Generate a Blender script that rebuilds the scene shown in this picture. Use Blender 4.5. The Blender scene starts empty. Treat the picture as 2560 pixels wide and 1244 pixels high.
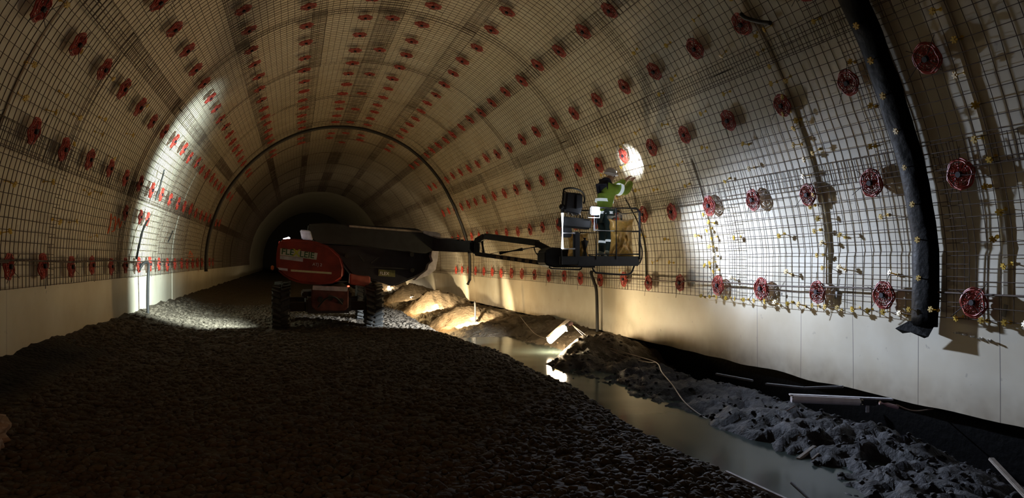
import bpy, bmesh, math, random
import numpy as np
from mathutils import Vector, Matrix, noise
random.seed(7); rng = np.random.default_rng(7)
C = bpy.context.scene.collection
PI = math.pi
# ------------------------------------------------------------------ frame of reference
# +Y runs down the tunnel, X to the right, Z up; the camera stands at the origin, gravel lies at z = -1.5
F = 1850.0; TH = math.atan(545/1850); CT, ST = math.cos(TH), math.sin(TH)
def at(u, v, Y):
    """photo pixel -> point at distance Y down the tunnel"""
    t = (u-1280)/F; k = Y/(CT-t*ST)
    return Vector((k*(t*CT+ST), Y, -(v-650)/F*k))

# ------------------------------------------------------------------ materials
def mat(name, col, rough=.6, metal=0, noise_amt=0, noise_scale=5, bump=0, bump_scale=30, emit=None, estr=0, alpha=1, col2=None, trans=0, spec=.5):
    m = bpy.data.materials.new(name); m.use_nodes = True
    nt = m.node_tree; b = nt.nodes['Principled BSDF']
    b.inputs['Base Color'].default_value = (*col, 1)
    b.inputs['Roughness'].default_value = rough
    b.inputs['Metallic'].default_value = metal
    b.inputs['Specular IOR Level'].default_value = spec
    if trans: b.inputs['Transmission Weight'].default_value = trans
    if alpha < 1: b.inputs['Alpha'].default_value = alpha
    tc = nt.nodes.new('ShaderNodeTexCoord')
    if noise_amt or col2:
        n = nt.nodes.new('ShaderNodeTexNoise'); n.inputs['Scale'].default_value = noise_scale; n.inputs['Detail'].default_value = 6
        nt.links.new(tc.outputs['Object'], n.inputs['Vector'])
        r = nt.nodes.new('ShaderNodeMapRange'); r.inputs[1].default_value = .35; r.inputs[2].default_value = .65
        nt.links.new(n.outputs['Fac'], r.inputs[0])
        mx = nt.nodes.new('ShaderNodeMix'); mx.data_type = 'RGBA'
        c2 = col2 or tuple(c*(1-noise_amt) for c in col)
        mx.inputs['A'].default_value = (*c2, 1); mx.inputs['B'].default_value = (*col, 1)
        nt.links.new(r.outputs[0], mx.inputs['Factor']); nt.links.new(mx.outputs['Result'], b.inputs['Base Color'])
    if bump:
        n = nt.nodes.new('ShaderNodeTexNoise'); n.inputs['Scale'].default_value = bump_scale; n.inputs['Detail'].default_value = 5
        nt.links.new(tc.outputs['Object'], n.inputs['Vector'])
        bp = nt.nodes.new('ShaderNodeBump'); bp.inputs['Strength'].default_value = bump; bp.inputs['Distance'].default_value = .02
        nt.links.new(n.outputs['Fac'], bp.inputs['Height']); nt.links.new(bp.outputs['Normal'], b.inputs['Normal'])
    if emit:
        b.inputs['Emission Color'].default_value = (*emit, 1); b.inputs['Emission Strength'].default_value = estr
    if name == 'murky_water': b.inputs['IOR'].default_value = 1.16
    return m
M = {}
M['rebar'] = mat('rusty_steel', (.11,.075,.055), .65, .3, .5, 8)
M['red'] = mat('red_plastic', (.48,.055,.035), .42, 0, .45, 14)
M['hub'] = mat('dark_hub', (.015,.013,.02), .8)
M['wire'] = mat('black_wire', (.03,.025,.03), .5)
M['yellow'] = mat('yellow_plastic', (.75,.5,.05), .4, 0, .3, 6)
M['whiteplastic'] = mat('pale_plastic', (.7,.68,.62), .4)
M['black'] = mat('black_plastic', (.002,.002,.0022), .5, 0, bump=.4, bump_scale=12, spec=.06)
M['hose'] = mat('black_hose', (.015,.014,.014), .55)
M['tape'] = mat('grey_tape', (.3,.3,.29), .5)
M['mred'] = mat('red_paint', (.36,.035,.024), .45, 0, .5, 3, .05, 20)
M['salmon'] = mat('dusty_red', (.42,.13,.09), .7, 0, .3, 7)
M['dustred'] = mat('muddy_red', (.20,.055,.045), .7, 0, .6, 7)
M['mdark'] = mat('dark_paint', (.018,.020,.028), .45, .1, .4, 5)
M['mgrey'] = mat('grey_paint', (.030,.034,.034), .5, .1, .4, 5)
M['mwhite'] = mat('white_paint', (.72,.72,.78), .45, 0, .35, 9)
M['rail'] = mat('rail_paint', (.02,.022,.028), .6)
M['chrome'] = mat('chrome', (.6,.6,.62), .2, 1)
M['rubber'] = mat('dusty_rubber', (.06,.06,.056), .85, 0, .4, 12, .3, 30)
M['sticker'] = mat('white_sticker', (.74,.76,.68), .5, 0, .12, 20)
M['green'] = mat('green_print', (.03,.13,.05), .5)
M['olive'] = mat('olive_sticker', (.16,.17,.06), .5, 0, .4, 15)
M['lime'] = mat('lime_print', (.55,.6,.08), .5)
M['reflect'] = mat('reflective_strip', (.8,.8,.5), .35, 0, .15, 20)
M['hivis'] = mat('hivis_fabric', (.30,.46,.05), .75, 0, .3, 7, .3, 12)
M['band'] = mat('silver_band', (.8,.85,.85), .35, emit=(.8,.9,1), estr=.25)  # faint glow stands in for light thrown back by the bands
M['trouser'] = mat('dark_trousers', (.035,.07,.07), .85, 0, .3, 9)
M['boot'] = mat('pale_boot', (.35,.4,.33), .7)
M['skin'] = mat('skin', (.5,.3,.21), .55)
M['hood'] = mat('navy_cloth', (.02,.02,.035), .85)
M['helmet'] = mat('white_helmet', (.75,.73,.72), .35)
M['amber'] = mat('amber_insulation', (.88,.53,.14), .3, 0, .45, 9, .8, 14)
M['film'] = mat('clear_film', (.85,.85,.8), .15, 0, alpha=.18)
M['alu'] = mat('aluminium', (.62,.62,.70), .35, .5, .3, 12)
M['diffuser'] = mat('lamp_diffuser', (.75,.73,.80), .25, 0, .2, 10)
M['lampwarm'] = mat('warm_lamp', (.9,.85,.7), .4, emit=(1,.80,.52), estr=260)
M['lampcool'] = mat('cool_lamp', (.9,.9,.9), .4, emit=(.86,.93,1), estr=130)
M['lampdim'] = mat('small_lamp', (.9,.9,.9), .4, emit=(.93,.95,1), estr=25)
M['lampsoft'] = mat('soft_lamp', (.9,.9,.9), .4, emit=(.9,.95,1), estr=3)
M['redlamp'] = mat('red_lamp', (.8,.05,.03), .4, emit=(1,.08,.04), estr=6)
M['cable'] = mat('pale_cable', (.34,.26,.22), .5)
M['wood'] = mat('raw_wood', (.36,.31,.26), .7, 0, .35, 14)
M['dirtywood'] = mat('grey_board', (.17,.18,.2), .6, 0, .35, 14)
M['spray'] = mat('orange_spray', (.7,.13,.04), .7)
M['sheet'] = mat('pale_sheet', (.42,.3,.2), .6, 0, .3, 5)

def membrane():
    m = bpy.data.materials.new('membrane'); m.use_nodes = True
    nt = m.node_tree; N = nt.nodes; L = nt.links; b = N['Principled BSDF']
    geo = N.new('ShaderNodeNewGeometry'); sx = N.new('ShaderNodeSeparateXYZ'); L.new(geo.outputs['Position'], sx.inputs[0])
    n = N.new('ShaderNodeTexNoise'); n.inputs['Scale'].default_value = 1.3; n.inputs['Detail'].default_value = 8
    L.new(geo.outputs['Position'], n.inputs['Vector'])
    r = N.new('ShaderNodeValToRGB'); r.color_ramp.elements[0].position = .3; r.color_ramp.elements[1].position = .7
    r.color_ramp.elements[0].color = (.60,.54,.41,1); r.color_ramp.elements[1].color = (.71,.67,.55,1)
    L.new(n.outputs['Fac'], r.inputs[0])
    # small scuffs
    n2 = N.new('ShaderNodeTexNoise'); n2.inputs['Scale'].default_value = 7; n2.inputs['Detail'].default_value = 3
    L.new(geo.outputs['Position'], n2.inputs['Vector'])
    mr = N.new('ShaderNodeMapRange'); mr.inputs[1].default_value = .69; mr.inputs[2].default_value = .76; mr.inputs[3].default_value = 0; mr.inputs[4].default_value = .45
    L.new(n2.outputs['Fac'], mr.inputs[0])
    mx = N.new('ShaderNodeMix'); mx.data_type = 'RGBA'; mx.inputs['B'].default_value = (.25,.22,.2,1)
    L.new(mr.outputs[0], mx.inputs['Factor']); L.new(r.outputs[0], mx.inputs['A'])
    # panel seams of the lower sheets every 1.13 m
    def math_(op, a, bb):
        q = N.new('ShaderNodeMath'); q.operation = op
        for i, val in enumerate((a, bb)):
            if isinstance(val, (int, float)): q.inputs[i].default_value = val
            else: L.new(val, q.inputs[i])
        return q.outputs[0]
    y = math_('SUBTRACT', sx.outputs['Y'], 6.39-1.13*20)
    fr = math_('FRACT', math_('DIVIDE', y, 1.13), 0)
    seam = math_('LESS_THAN', fr, .009)
    low = math_('LESS_THAN', sx.outputs['Z'], -.35)
    near = math_('LESS_THAN', sx.outputs['Y'], 11.5)
    s = math_('MULTIPLY', math_('MULTIPLY', seam, low), math_('MULTIPLY', near, .8))
    mx2 = N.new('ShaderNodeMix'); mx2.data_type = 'RGBA'; mx2.inputs['B'].default_value = (.09,.08,.09,1)
    L.new(s, mx2.inputs['Factor']); L.new(mx.outputs['Result'], mx2.inputs['A'])
    # dirt splashes toward the ground
    zr = N.new('ShaderNodeMapRange'); zr.inputs[1].default_value = -1.35; zr.inputs[2].default_value = -1.9; zr.inputs[3].default_value = 0; zr.inputs[4].default_value = 1
    L.new(sx.outputs['Z'], zr.inputs[0])
    n3 = N.new('ShaderNodeTexNoise'); n3.inputs['Scale'].default_value = 5; L.new(geo.outputs['Position'], n3.inputs['Vector'])
    d = math_('MULTIPLY', zr.outputs[0], n3.outputs['Fac'])
    mx3 = N.new('ShaderNodeMix'); mx3.data_type = 'RGBA'; mx3.inputs['B'].default_value = (.2,.14,.09,1)
    L.new(d, mx3.inputs['Factor']); L.new(mx2.outputs['Result'], mx3.inputs['A'])
    L.new(mx3.outputs['Result'], b.inputs['Base Color'])
    b.inputs['Roughness'].default_value = .5; b.inputs['Specular IOR Level'].default_value = .3
    return m
M['membrane'] = membrane()

def gravel_mat(name, c1, c2, scale, rough=.85, bumpd=.04, spec=.25, dark=False, mud=False):
    m = bpy.data.materials.new(name); m.use_nodes = True
    nt = m.node_tree; N = nt.nodes; L = nt.links; b = N['Principled BSDF']
    geo = N.new('ShaderNodeNewGeometry')
    v = N.new('ShaderNodeTexVoronoi'); v.inputs['Scale'].default_value = scale; L.new(geo.outputs['Position'], v.inputs['Vector'])
    n = N.new('ShaderNodeTexNoise'); n.inputs['Scale'].default_value = scale*.35; n.inputs['Detail'].default_value = 7; L.new(geo.outputs['Position'], n.inputs['Vector'])
    mxf = N.new('ShaderNodeMix'); mxf.data_type = 'RGBA'; mxf.inputs['A'].default_value = (*c1,1); mxf.inputs['B'].default_value = (*c2,1)
    sp = N.new('ShaderNodeSeparateXYZ'); L.new(v.outputs['Color'], sp.inputs[0]); L.new(sp.outputs['X'], mxf.inputs['Factor'])
    if dark:     # shadow along the left foot of the wall, painted into the gravel colour
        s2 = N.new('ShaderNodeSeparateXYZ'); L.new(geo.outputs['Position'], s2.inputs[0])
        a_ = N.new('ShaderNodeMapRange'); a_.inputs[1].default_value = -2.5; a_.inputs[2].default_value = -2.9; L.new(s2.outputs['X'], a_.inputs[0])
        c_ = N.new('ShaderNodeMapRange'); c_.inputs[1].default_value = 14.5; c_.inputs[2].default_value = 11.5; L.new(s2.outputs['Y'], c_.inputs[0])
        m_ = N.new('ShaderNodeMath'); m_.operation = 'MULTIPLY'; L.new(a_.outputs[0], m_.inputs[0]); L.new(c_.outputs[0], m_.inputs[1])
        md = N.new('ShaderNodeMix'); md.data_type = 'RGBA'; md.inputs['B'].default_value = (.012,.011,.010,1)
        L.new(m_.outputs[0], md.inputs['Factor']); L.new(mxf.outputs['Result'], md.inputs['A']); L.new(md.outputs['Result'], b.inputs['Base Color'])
    elif mud:    # mud coloured paler down the tunnel, in place of stronger lamp light
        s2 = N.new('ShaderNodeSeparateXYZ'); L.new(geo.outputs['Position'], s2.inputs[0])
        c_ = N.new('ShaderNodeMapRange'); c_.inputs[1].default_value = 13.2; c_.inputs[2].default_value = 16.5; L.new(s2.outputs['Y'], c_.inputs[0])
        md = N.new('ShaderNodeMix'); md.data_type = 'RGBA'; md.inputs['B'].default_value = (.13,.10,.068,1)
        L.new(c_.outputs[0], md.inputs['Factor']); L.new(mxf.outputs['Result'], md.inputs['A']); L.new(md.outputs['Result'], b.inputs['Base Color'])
    else: L.new(mxf.outputs['Result'], b.inputs['Base Color'])
    ad = N.new('ShaderNodeMath'); ad.operation = 'SUBTRACT'; L.new(n.outputs['Fac'], ad.inputs[0])
    if mud: ad.inputs[1].default_value = 0; n.inputs['Scale'].default_value = 6; n.inputs['Detail'].default_value = 10; n.inputs['Roughness'].default_value = .62
    else: L.new(v.outputs['Distance'], ad.inputs[1])
    bp = N.new('ShaderNodeBump'); bp.inputs['Strength'].default_value = 1; bp.inputs['Distance'].default_value = bumpd
    L.new(ad.outputs[0], bp.inputs['Height']); L.new(bp.outputs['Normal'], b.inputs['Normal'])
    b.inputs['Roughness'].default_value = rough; b.inputs['Specular IOR Level'].default_value = spec
    return m
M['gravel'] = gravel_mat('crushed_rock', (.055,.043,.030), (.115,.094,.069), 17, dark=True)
M['stone'] = gravel_mat('stone_face', (.060,.047,.034), (.115,.094,.069), 9, bumpd=.01)
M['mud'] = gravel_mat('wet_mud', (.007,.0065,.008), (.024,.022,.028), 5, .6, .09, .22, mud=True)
M['water'] = mat('murky_water', (.050,.066,.060), .12, 0, .15, .6, .04, 3, spec=.16)

# ------------------------------------------------------------------ object helpers
def wloc(o):
    v = Vector((0,0,0))
    while o: v += Vector(o.location); o = o.parent
    return v
def link(o, parent=None):
    C.objects.link(o)
    if parent: o.parent = parent
    return o
def obj(name, bm, m, parent=None, world=True, smooth=False, origin=None):
    """link a bmesh as ONE object; world=True: its vertices are world coordinates"""
    if origin is None: origin = wloc(parent) if (parent and world) else Vector((0,0,0))
    if world and origin.length: bmesh.ops.translate(bm, verts=bm.verts, vec=-origin)
    me = bpy.data.meshes.new(name); bm.to_mesh(me); bm.free()
    me.materials.append(m)
    if smooth:
        for p in me.polygons: p.use_smooth = True
    o = bpy.data.objects.new(name, me); link(o, parent)
    if world and not parent: o.location = origin
    return o
def meshobj(name, verts, faces, m, parent=None, smooth=False):
    me = bpy.data.meshes.new(name)
    verts = np.asarray(verts, dtype=np.float32); faces = np.asarray(faces, dtype=np.int32)
    nf, k = faces.shape
    me.vertices.add(len(verts)); me.vertices.foreach_set('co', verts.ravel())
    me.loops.add(nf*k); me.loops.foreach_set('vertex_index', faces.ravel())
    me.polygons.add(nf); me.polygons.foreach_set('loop_start', np.arange(nf, dtype=np.int32)*k)
    me.polygons.foreach_set('loop_total', np.full(nf, k, dtype=np.int32))
    if smooth: me.polygons.foreach_set('use_smooth', np.ones(nf, dtype=bool))
    me.update(); me.validate(); me.materials.append(m)
    o = bpy.data.objects.new(name, me); return link(o, parent)
def tag(o, label=None, cat=None, group=None, kind=None):
    if label: o['label'] = label
    if cat: o['category'] = cat
    if group: o['group'] = group
    if kind: o['kind'] = kind
    return o
def thing(name, label, cat, loc=(0,0,0), group=None):
    o = bpy.data.objects.new(name, None); o.location = loc; o.empty_display_size = .1; link(o); return tag(o, label, cat, group)

def add_box(bm, c, size, rot=None, bev=0):
    g = bmesh.ops.create_cube(bm, size=1); vs = g['verts']
    bmesh.ops.scale(bm, verts=vs, vec=Vector(size))
    if bev:
        es = {e for v in vs for e in v.link_edges}
        r = bmesh.ops.bevel(bm, geom=list(es), offset=bev, segments=2, affect='EDGES'); vs = list({v for f in r['faces'] for v in f.verts} | {v for v in vs if v.is_valid})
    if rot is not None: bmesh.ops.rotate(bm, verts=vs, cent=(0,0,0), matrix=rot)
    bmesh.ops.translate(bm, verts=vs, vec=Vector(c)); return vs
def frame(d):
    d = d.normalized(); a = Vector((0,0,1)) if abs(d.z) < .9 else Vector((1,0,0))
    x = d.cross(a).normalized(); return x, x.cross(d).normalized()
def add_tube(bm, pts, r, n=8, closed=False, cap=True, r2=None):
    pts = [Vector(p) for p in pts]; rings = []; N = len(pts); x = None
    for i, p in enumerate(pts):
        if closed: d = pts[(i+1)%N]-pts[i-1]
        else: d = pts[min(i+1,N-1)]-pts[max(i-1,0)]
        d.normalize()
        if x is None: x, y = frame(d)
        else: x = (x-d*x.dot(d)).normalized(); y = d.cross(x)
        rr = r if r2 is None else r+(r2-r)*i/(N-1)
        rings.append([bm.verts.new(p+(x*math.cos(2*PI*k/n)+y*math.sin(2*PI*k/n))*rr) for k in range(n)])
    for i in range(N if closed else N-1):
        a, b = rings[i], rings[(i+1)%N]
        for k in range(n): bm.faces.new((a[k], a[(k+1)%n], b[(k+1)%n], b[k]))
    if cap and not closed:
        bm.faces.new(rings[0][::-1]); bm.faces.new(rings[-1])
def add_bar(bm, a, b, w, h, bev=0):
    """rectangular bar between two points, w across, h upright"""
    a, b = Vector(a), Vector(b); d = b-a; L_ = d.length; d.normalize()
    up = Vector((0,0,1)) if abs(d.z) < .95 else Vector((0,1,0))
    y = up.cross(d).normalized(); z = d.cross(y)
    rot = Matrix((d, y, z)).transposed()
    return add_box(bm, (a+b)/2, (L_, w, h), rot, bev)
def add_prism(bm, pts, y0, y1, bev=0):
    """polygon in XZ (list of (x,z)) extruded along Y"""
    f0 = [bm.verts.new((x, y0, z)) for x, z in pts]; f1 = [bm.verts.new((x, y1, z)) for x, z in pts]
    n = len(pts); fs = [bm.faces.new(f0), bm.faces.new(f1[::-1])]
    for k in range(n): fs.append(bm.faces.new((f0[k], f1[k], f1[(k+1)%n], f0[(k+1)%n])))
    bmesh.ops.recalc_face_normals(bm, faces=fs)
    if bev:
        es = list({e for f in fs for e in f.edges})
        bmesh.ops.bevel(bm, geom=es, offset=bev, segments=3, affect='EDGES')
def smooth_pts(pts, k=6):
    pts = [Vector(p) for p in pts]; out = []
    for i in range(len(pts)-1):
        p0, p1, p2, p3 = pts[max(i-1,0)], pts[i], pts[i+1], pts[min(i+2,len(pts)-1)]
        for j in range(k):
            t = j/k
            out.append(.5*((2*p1)+(p2-p0)*t+(2*p0-5*p1+4*p2-p3)*t*t+(3*p1-p0-3*p2+p3)*t**3))
    out.append(pts[-1]); return out
def new(): return bmesh.new()
def chamfer_rect(x0, z0, x1, z1, r): return [(x0+r,z0),(x1-r,z0),(x1,z0+r),(x1,z1-r),(x1-r,z1),(x0+r,z1),(x0,z1-r),(x0,z0+r)]

# ------------------------------------------------------------------ tunnel profile
CX, CZ = 2.0, .13
RA = [0,10,20,30,45,60,80,100,120,140,165,180]; RR = [5.56,5.45,5.37,5.37,5.47,5.57,5.60,5.58,5.50,5.43,5.45,5.52]
def radius(a): return float(np.interp(a, RA, RR))
def prof(a):
    if a < 0: return CX+5.56, CZ+5.56*math.tan(math.radians(a))
    if a > 180: return CX-5.52, CZ-5.52*math.tan(math.radians(a-180))
    r = radius(a); return CX+r*math.cos(math.radians(a)), CZ+r*math.sin(math.radians(a))
def inward(a):
    aa = min(max(a, 0), 180); return Vector((-math.cos(math.radians(aa)), 0, -math.sin(math.radians(aa))))
def surf(a, D, off=0):
    x, z = prof(a); return Vector((x, D, z))+inward(a)*off
SA = np.arange(-24, 204.01, .25); SP = np.array([prof(a) for a in SA])
SS = np.concatenate([[0], np.cumsum(np.hypot(*np.diff(SP, axis=0).T))])
def s_of(a): return float(np.interp(a, SA, SS))
def a_of(s): return float(np.interp(s, SS, SA))
def wob(a, D):
    """gentle folds in the sheet"""
    k = .012 if 8 < a < 172 else .020
    return k*noise.noise(Vector((a*.05, D*.9, 0)))+.5*k*noise.noise(Vector((a*.09, D*2.3, 5)))
def shell(name, a0, a1, y0=-3., y1=92.):
    As = np.arange(a0, a1+.01, 2.); Ds = list(np.arange(y0, 34, .2))+list(np.arange(34, y1+.01, 1.))
    if name == 'wall_right': As = np.concatenate([np.linspace(a0, -18, 3)[:-1], np.arange(-18., a1+.01, 2.)])
    V = [surf(a+(.35*noise.noise(Vector((0, D*1.1, 2))) if a == a0 else 0), D, wob(a, D)-.012) for D in Ds for a in As]; na = len(As)
    Fc = [(j*na+i, j*na+i+1, (j+1)*na+i+1, (j+1)*na+i) for j in range(len(Ds)-1) for i in range(na-1)]
    o = meshobj(name, V, Fc, M['membrane'], smooth=True); return tag(o, kind='structure')
shell('wall_right', -19.3, 32.); shell('ceiling', 32., 144.); shell('wall_left', 144., 198.)
bm = new(); add_prism(bm, [prof(a) for a in np.arange(-22, 198, 4)], 92., 92.3); tag(obj('wall_far', bm, mat('bare_rock', (.02,.018,.016), .9)), kind='structure')
bm = new(); add_prism(bm, [prof(a) for a in np.arange(-22, 198, 4)], -3.3, -3.); tag(obj('wall_near', bm, mat('bare_rock_near', (.02,.018,.016), .9)), kind='structure')
# raised overlaps of the membrane sheets
k = 1
for D, a0, a1 in [(6.32,-7,72),(9.17,-5,72),(12.3,-5,20),(15.05,-5,40),(9.9,142,186),(17.9,-5,40),(24.2,150,195)]:
    bm = new(); prev = None
    for a in np.arange(a0, a1+.1, 2):
        q = [bm.verts.new(surf(a, D+dy, h)) for dy, h in ((-.05,.0),(-.045,.022),(.0,.03),(.02,.0))]
        if prev:
            for i in range(3): bm.faces.new((prev[i], prev[i+1], q[i+1], q[i]))
        prev = q
    tag(obj('trim_%d' % k, bm, M['membrane'], smooth=False), kind='structure'); k += 1

# ------------------------------------------------------------------ reinforcement mats
def visible(a0, a1, D0, D1):
    for a in np.linspace(a0, a1, 5):
        for D in np.linspace(max(D0, .5), D1, 6):
            p = surf(a, D); yy = p.x*ST+p.y*CT
            if yy < .5: continue
            u = 1280+F*(p.x*CT-p.y*ST)/yy; v = 650-F*p.z/yy
            if -60 < u < 2620 and -60 < v < 1300: return True
    return False
def bars_mesh(lines, r):
    """square-section bars along polylines, one mesh"""
    V = []; Fc = []
    for pts in lines:
        pts = np.asarray(pts); n = len(pts)
        d = np.gradient(pts, axis=0) if n > 2 else np.repeat([pts[1]-pts[0]], 2, axis=0)
        d /= np.linalg.norm(d, axis=1)[:, None]
        ref = np.array([0,1.,0]) if abs(d[0][1]) < .7 else np.array([0,0,1.]) if abs(d[0][2]) < .5 else np.array([1.,0,0])
        x = np.cross(d, ref); x /= np.linalg.norm(x, axis=1)[:, None]; y = np.cross(d, x)
        base = len(V)
        for i in range(n):
            for cx, cy in ((1,0),(0,1),(-1,0),(0,-1)): V.append(pts[i]+(x[i]*cx+y[i]*cy)*r)
        for i in range(n-1):
            for q in range(4):
                Fc.append((base+4*i+q, base+4*i+(q+1)%4, base+4*i+4+(q+1)%4, base+4*i+4+q))
    return V, Fc
ORD = ['first','second','third','fourth','fifth','sixth','seventh','eighth','ninth','tenth','eleventh','twelfth','thirteenth','fourteenth','fifteenth','sixteenth','seventeenth','eighteenth','nineteenth','twentieth','twenty-first','twenty-second','twenty-third','twenty-fourth','twenty-fifth','twenty-sixth','twenty-seventh','twenty-eighth','twenty-ninth','thirtieth','thirty-first','thirty-second']
rows = [(-8.4,11.6,'lowest row on the right wall',-.8),(11.6,32.2,'second row up the right wall',0),(32.2,51.8,'right shoulder row',.35),(51.8,70,'second row right of the dark crown band',-.25),
        (70,88.5,'row right of the dark crown band',0),(88.5,105.4,'row left of the dark crown band',.1),(105.4,124.5,'second row left of the dark crown band',0),(124.5,144.6,'left shoulder row',.2),
        (144.6,165.5,'second row up the left wall',0),(165.5,185.2,'lowest row on the left wall',.1)]
edges = [2.9, 7.5, 12.1, 16.6, 21.2, 25.8, 30.4, 35., 39.6, 44.2, 48.8, 53.4, 58.0, 62.6]
for ri, (a0, a1, rname, doff) in enumerate(rows):
    cnt = 0
    for ei in range(len(edges)-1):
        D0, D1 = edges[ei]+doff, edges[ei+1]+doff+.30
        lap = .17
        s0, s1 = s_of(a0)-(lap if ri else 0)-(.12 if ri == 5 else 0), s_of(a1)+(lap if ri < 9 else 0)+(.14 if ri == 4 else 0)
        if not visible(a0, a1, D0, D1): continue
        lift = .07+.014*((ri+ei) % 2)
        lines = []
        sh = .05*((ri+ei) % 2)
        nD = int((D1-D0)/.15)
        for i in range(nD+1):
            D = D0+.02+i*.15+random.uniform(-.012,.012); w = random.uniform(-.015,.015)
            sset = np.linspace(s0, s1, max(5, int((s1-s0)/.22)))
            lines.append([surf(a_of(s), D+w*math.sin((s-s0)*2.2), lift) for s in sset])
        s = math.ceil((s0-sh)/.15)*.15+sh
        ss = [s0+.01]
        while s < s1-.03:
            if s > s0+.05: ss.append(s)
            s += .15
        ss.append(s1-.01)
        for s in ss:
            nseg = 9 if D0 < 20 else 3
            ww = random.uniform(-.006,.006)
            lines.append([surf(a_of(s+ww*math.sin(j*2.)), D, lift+.012) for j, D in enumerate(np.linspace(D0, D1, nseg))])
        V, Fc = bars_mesh(lines, .0048)
        org = np.array(surf((a0+a1)/2, (D0+D1)/2, lift))
        o = meshobj('rebar_mesh', np.array(V)-org, Fc, M['rebar']); o.location = org
        tag(o, 'rebar mesh mat in the %s, %s from camera' % (rname, ORD[cnt]), 'rebar mesh', 'rebar mesh mats lining the tunnel')
        cnt += 1

# ------------------------------------------------------------------ red rosettes on the membrane
def rosette_bms(full=True):
    rim = new(); sp = new(); hub = new(); wr = new()
    R = .158
    for q, (rr, rt, z) in enumerate(((R,.010,.0),(R-.018,.009,.012),(R-.036,.007,.002),(R-.06,.006,.008),(R-.09,.006,.01)) if full else ((R-.008,.017,0),(R-.075,.012,0))):
        n = 26 if full else 12
        add_tube(rim, [((rr+random.uniform(-.006,.006))*math.cos(2*PI*k/n), (rr+random.uniform(-.006,.006))*math.sin(2*PI*k/n), z+.008*math.sin(5*2*PI*k/n+q)) for k in range(n)], rt, 6 if full else 4, closed=True)
    n = 30 if full else 9
    for k in range(n):
        a = 2*PI*k/n+random.uniform(-.1,.1); b = a+random.uniform(-.18,.18)
        add_tube(sp, [(.035*math.cos(a), .035*math.sin(a), .01), (.1*math.cos(a+.05), .1*math.sin(a+.05), .016), ((R)*math.cos(b), (R)*math.sin(b), .0)], .0052 if full else .011, 4)
    add_tube(hub, [(0,0,-.05),(0,0,.0),(0,0,.03),(0,0,.04)], .032 if full else .03, 8); 
    for k in range(4 if full else 3):
        a = [2.2,-.7,.9,-2.1][k]; L_ = [.31,.29,.2,.24][k]
        add_tube(wr, [(0,0,.03),(.1*math.cos(a),.1*math.sin(a),.045),(L_*math.cos(a+.1),L_*math.sin(a+.1),.03+.02*k)], .004, 4)
    return rim, sp, hub, wr
def rosette_proto(seed):
    random.seed(seed); rim, sp, hub, wr = rosette_bms()
    t = thing('rosette', 'x', 'rosette')
    obj('rim', rim, M['red'], t, smooth=True); obj('spokes', sp, M['red'], t); obj('hub', hub, M['hub'], t); obj('tie_wires', wr, M['wire'], t)
    return t
protos = [rosette_proto(11), rosette_proto(12), rosette_proto(13)]
random.seed(5)
rim, sp, hub, wr = rosette_bms(False)
far_proto = obj('rosette', rim, M['red']); tmp = obj('tmp', sp, M['red']); tmp2 = obj('tmp', hub, M['hub']); tmp3 = obj('tmp', wr, M['wire'])
def join_into(base, others):
    bm = bmesh.new(); bm.from_mesh(base.data); mats = [base.data.materials[0]]
    for f in bm.faces: f.material_index = 0
    for o in others:
        n0 = len(bm.faces); bm.from_mesh(o.data); bm.faces.ensure_lookup_table(); mats.append(o.data.materials[0])
        for i in range(n0, len(bm.faces)): bm.faces[i].material_index = len(mats)-1
    bm.to_mesh(base.data); bm.free(); base.data.materials.clear()
    for m_ in mats: base.data.materials.append(m_)
    for o in others: bpy.data.objects.remove(o)
join_into(far_proto, [tmp, tmp2, tmp3])
def orient(a, roll=0):
    z = inward(a); y = Vector((0,1,0)); x = y.cross(z).normalized()
    m = Matrix((x, y, z)).transposed().to_4x4(); return m @ Matrix.Rotation(roll, 4, 'Z')
used = set()
def put_copy(root, a, D, off, label, group, roll=0, sc=1):
    if root.name in used or True:
        r = root.copy(); C.objects.link(r)
        for ch in root.children:
            c = ch.copy(); C.objects.link(c); c.parent = r
    r.matrix_world = Matrix.Translation(surf(a, D, off)) @ orient(a, roll) @ Matrix.Diagonal((sc, sc, sc, 1))
    r['label'] = label; r['group'] = group; r['category'] = root['category']; return r
far_proto['category'] = 'rosette'
ros_rows = [(-6.1,'bottom row of the right-hand mesh',4,0),(9.2,'second row up the right wall',4,0),(23.8,'third row up the right wall',4,0),(37.9,'fourth row up the right wall',4,0),
            (52.1,'fifth row up the right side',5,0),(66.2,'sixth row up the right side',6,0),(80.6,'row just right of the dark crown band',7,0),
            (94.3,'row just left of the dark crown band',7,.03),(108.2,'second row left of the crown',7,.05),(122.4,'third row left of the crown',6,.0),(136.6,'fourth row left of the crown',5,-.1),
            (150.6,'third row up the left wall',5,-.05),(164.0,'second row up the left wall',4,-.05),(182.4,'bottom row of the left-hand mesh',3,0)]
n_ros = 0
for a, rn, _, ph in ros_rows:
    k = 0
    for i in range(-2, 27):
        D = 6.6+1.345*i+ph
        if D > 36: break
        aa = a+random.uniform(-.35,.35); DD = D+random.uniform(-.06,.06)
        if not visible(aa-.3, aa+.3, DD-.05, DD+.05): continue
        near = D < 23
        src = random.choice(protos) if near else far_proto
        put_copy(src, aa, DD, .098, 'red spoked rosette, %s, %s from camera' % (rn, ORD[k]), 'red rosettes on the tunnel lining', random.uniform(-.5,.5), random.uniform(1.02,1.16))
        k += 1; n_ros += 1
k = 0
for i in range(0, 9):
    D = 14.55+2.69*i
    if visible(87.8, 88.2, D-.05, D+.05):
        put_copy(far_proto if D > 23 else protos[i % 3], 88., D, .11, 'red rosette on the dark crown band, %s from the camera' % ORD[k], 'red rosettes on the tunnel lining'); k += 1; n_ros += 1
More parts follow.
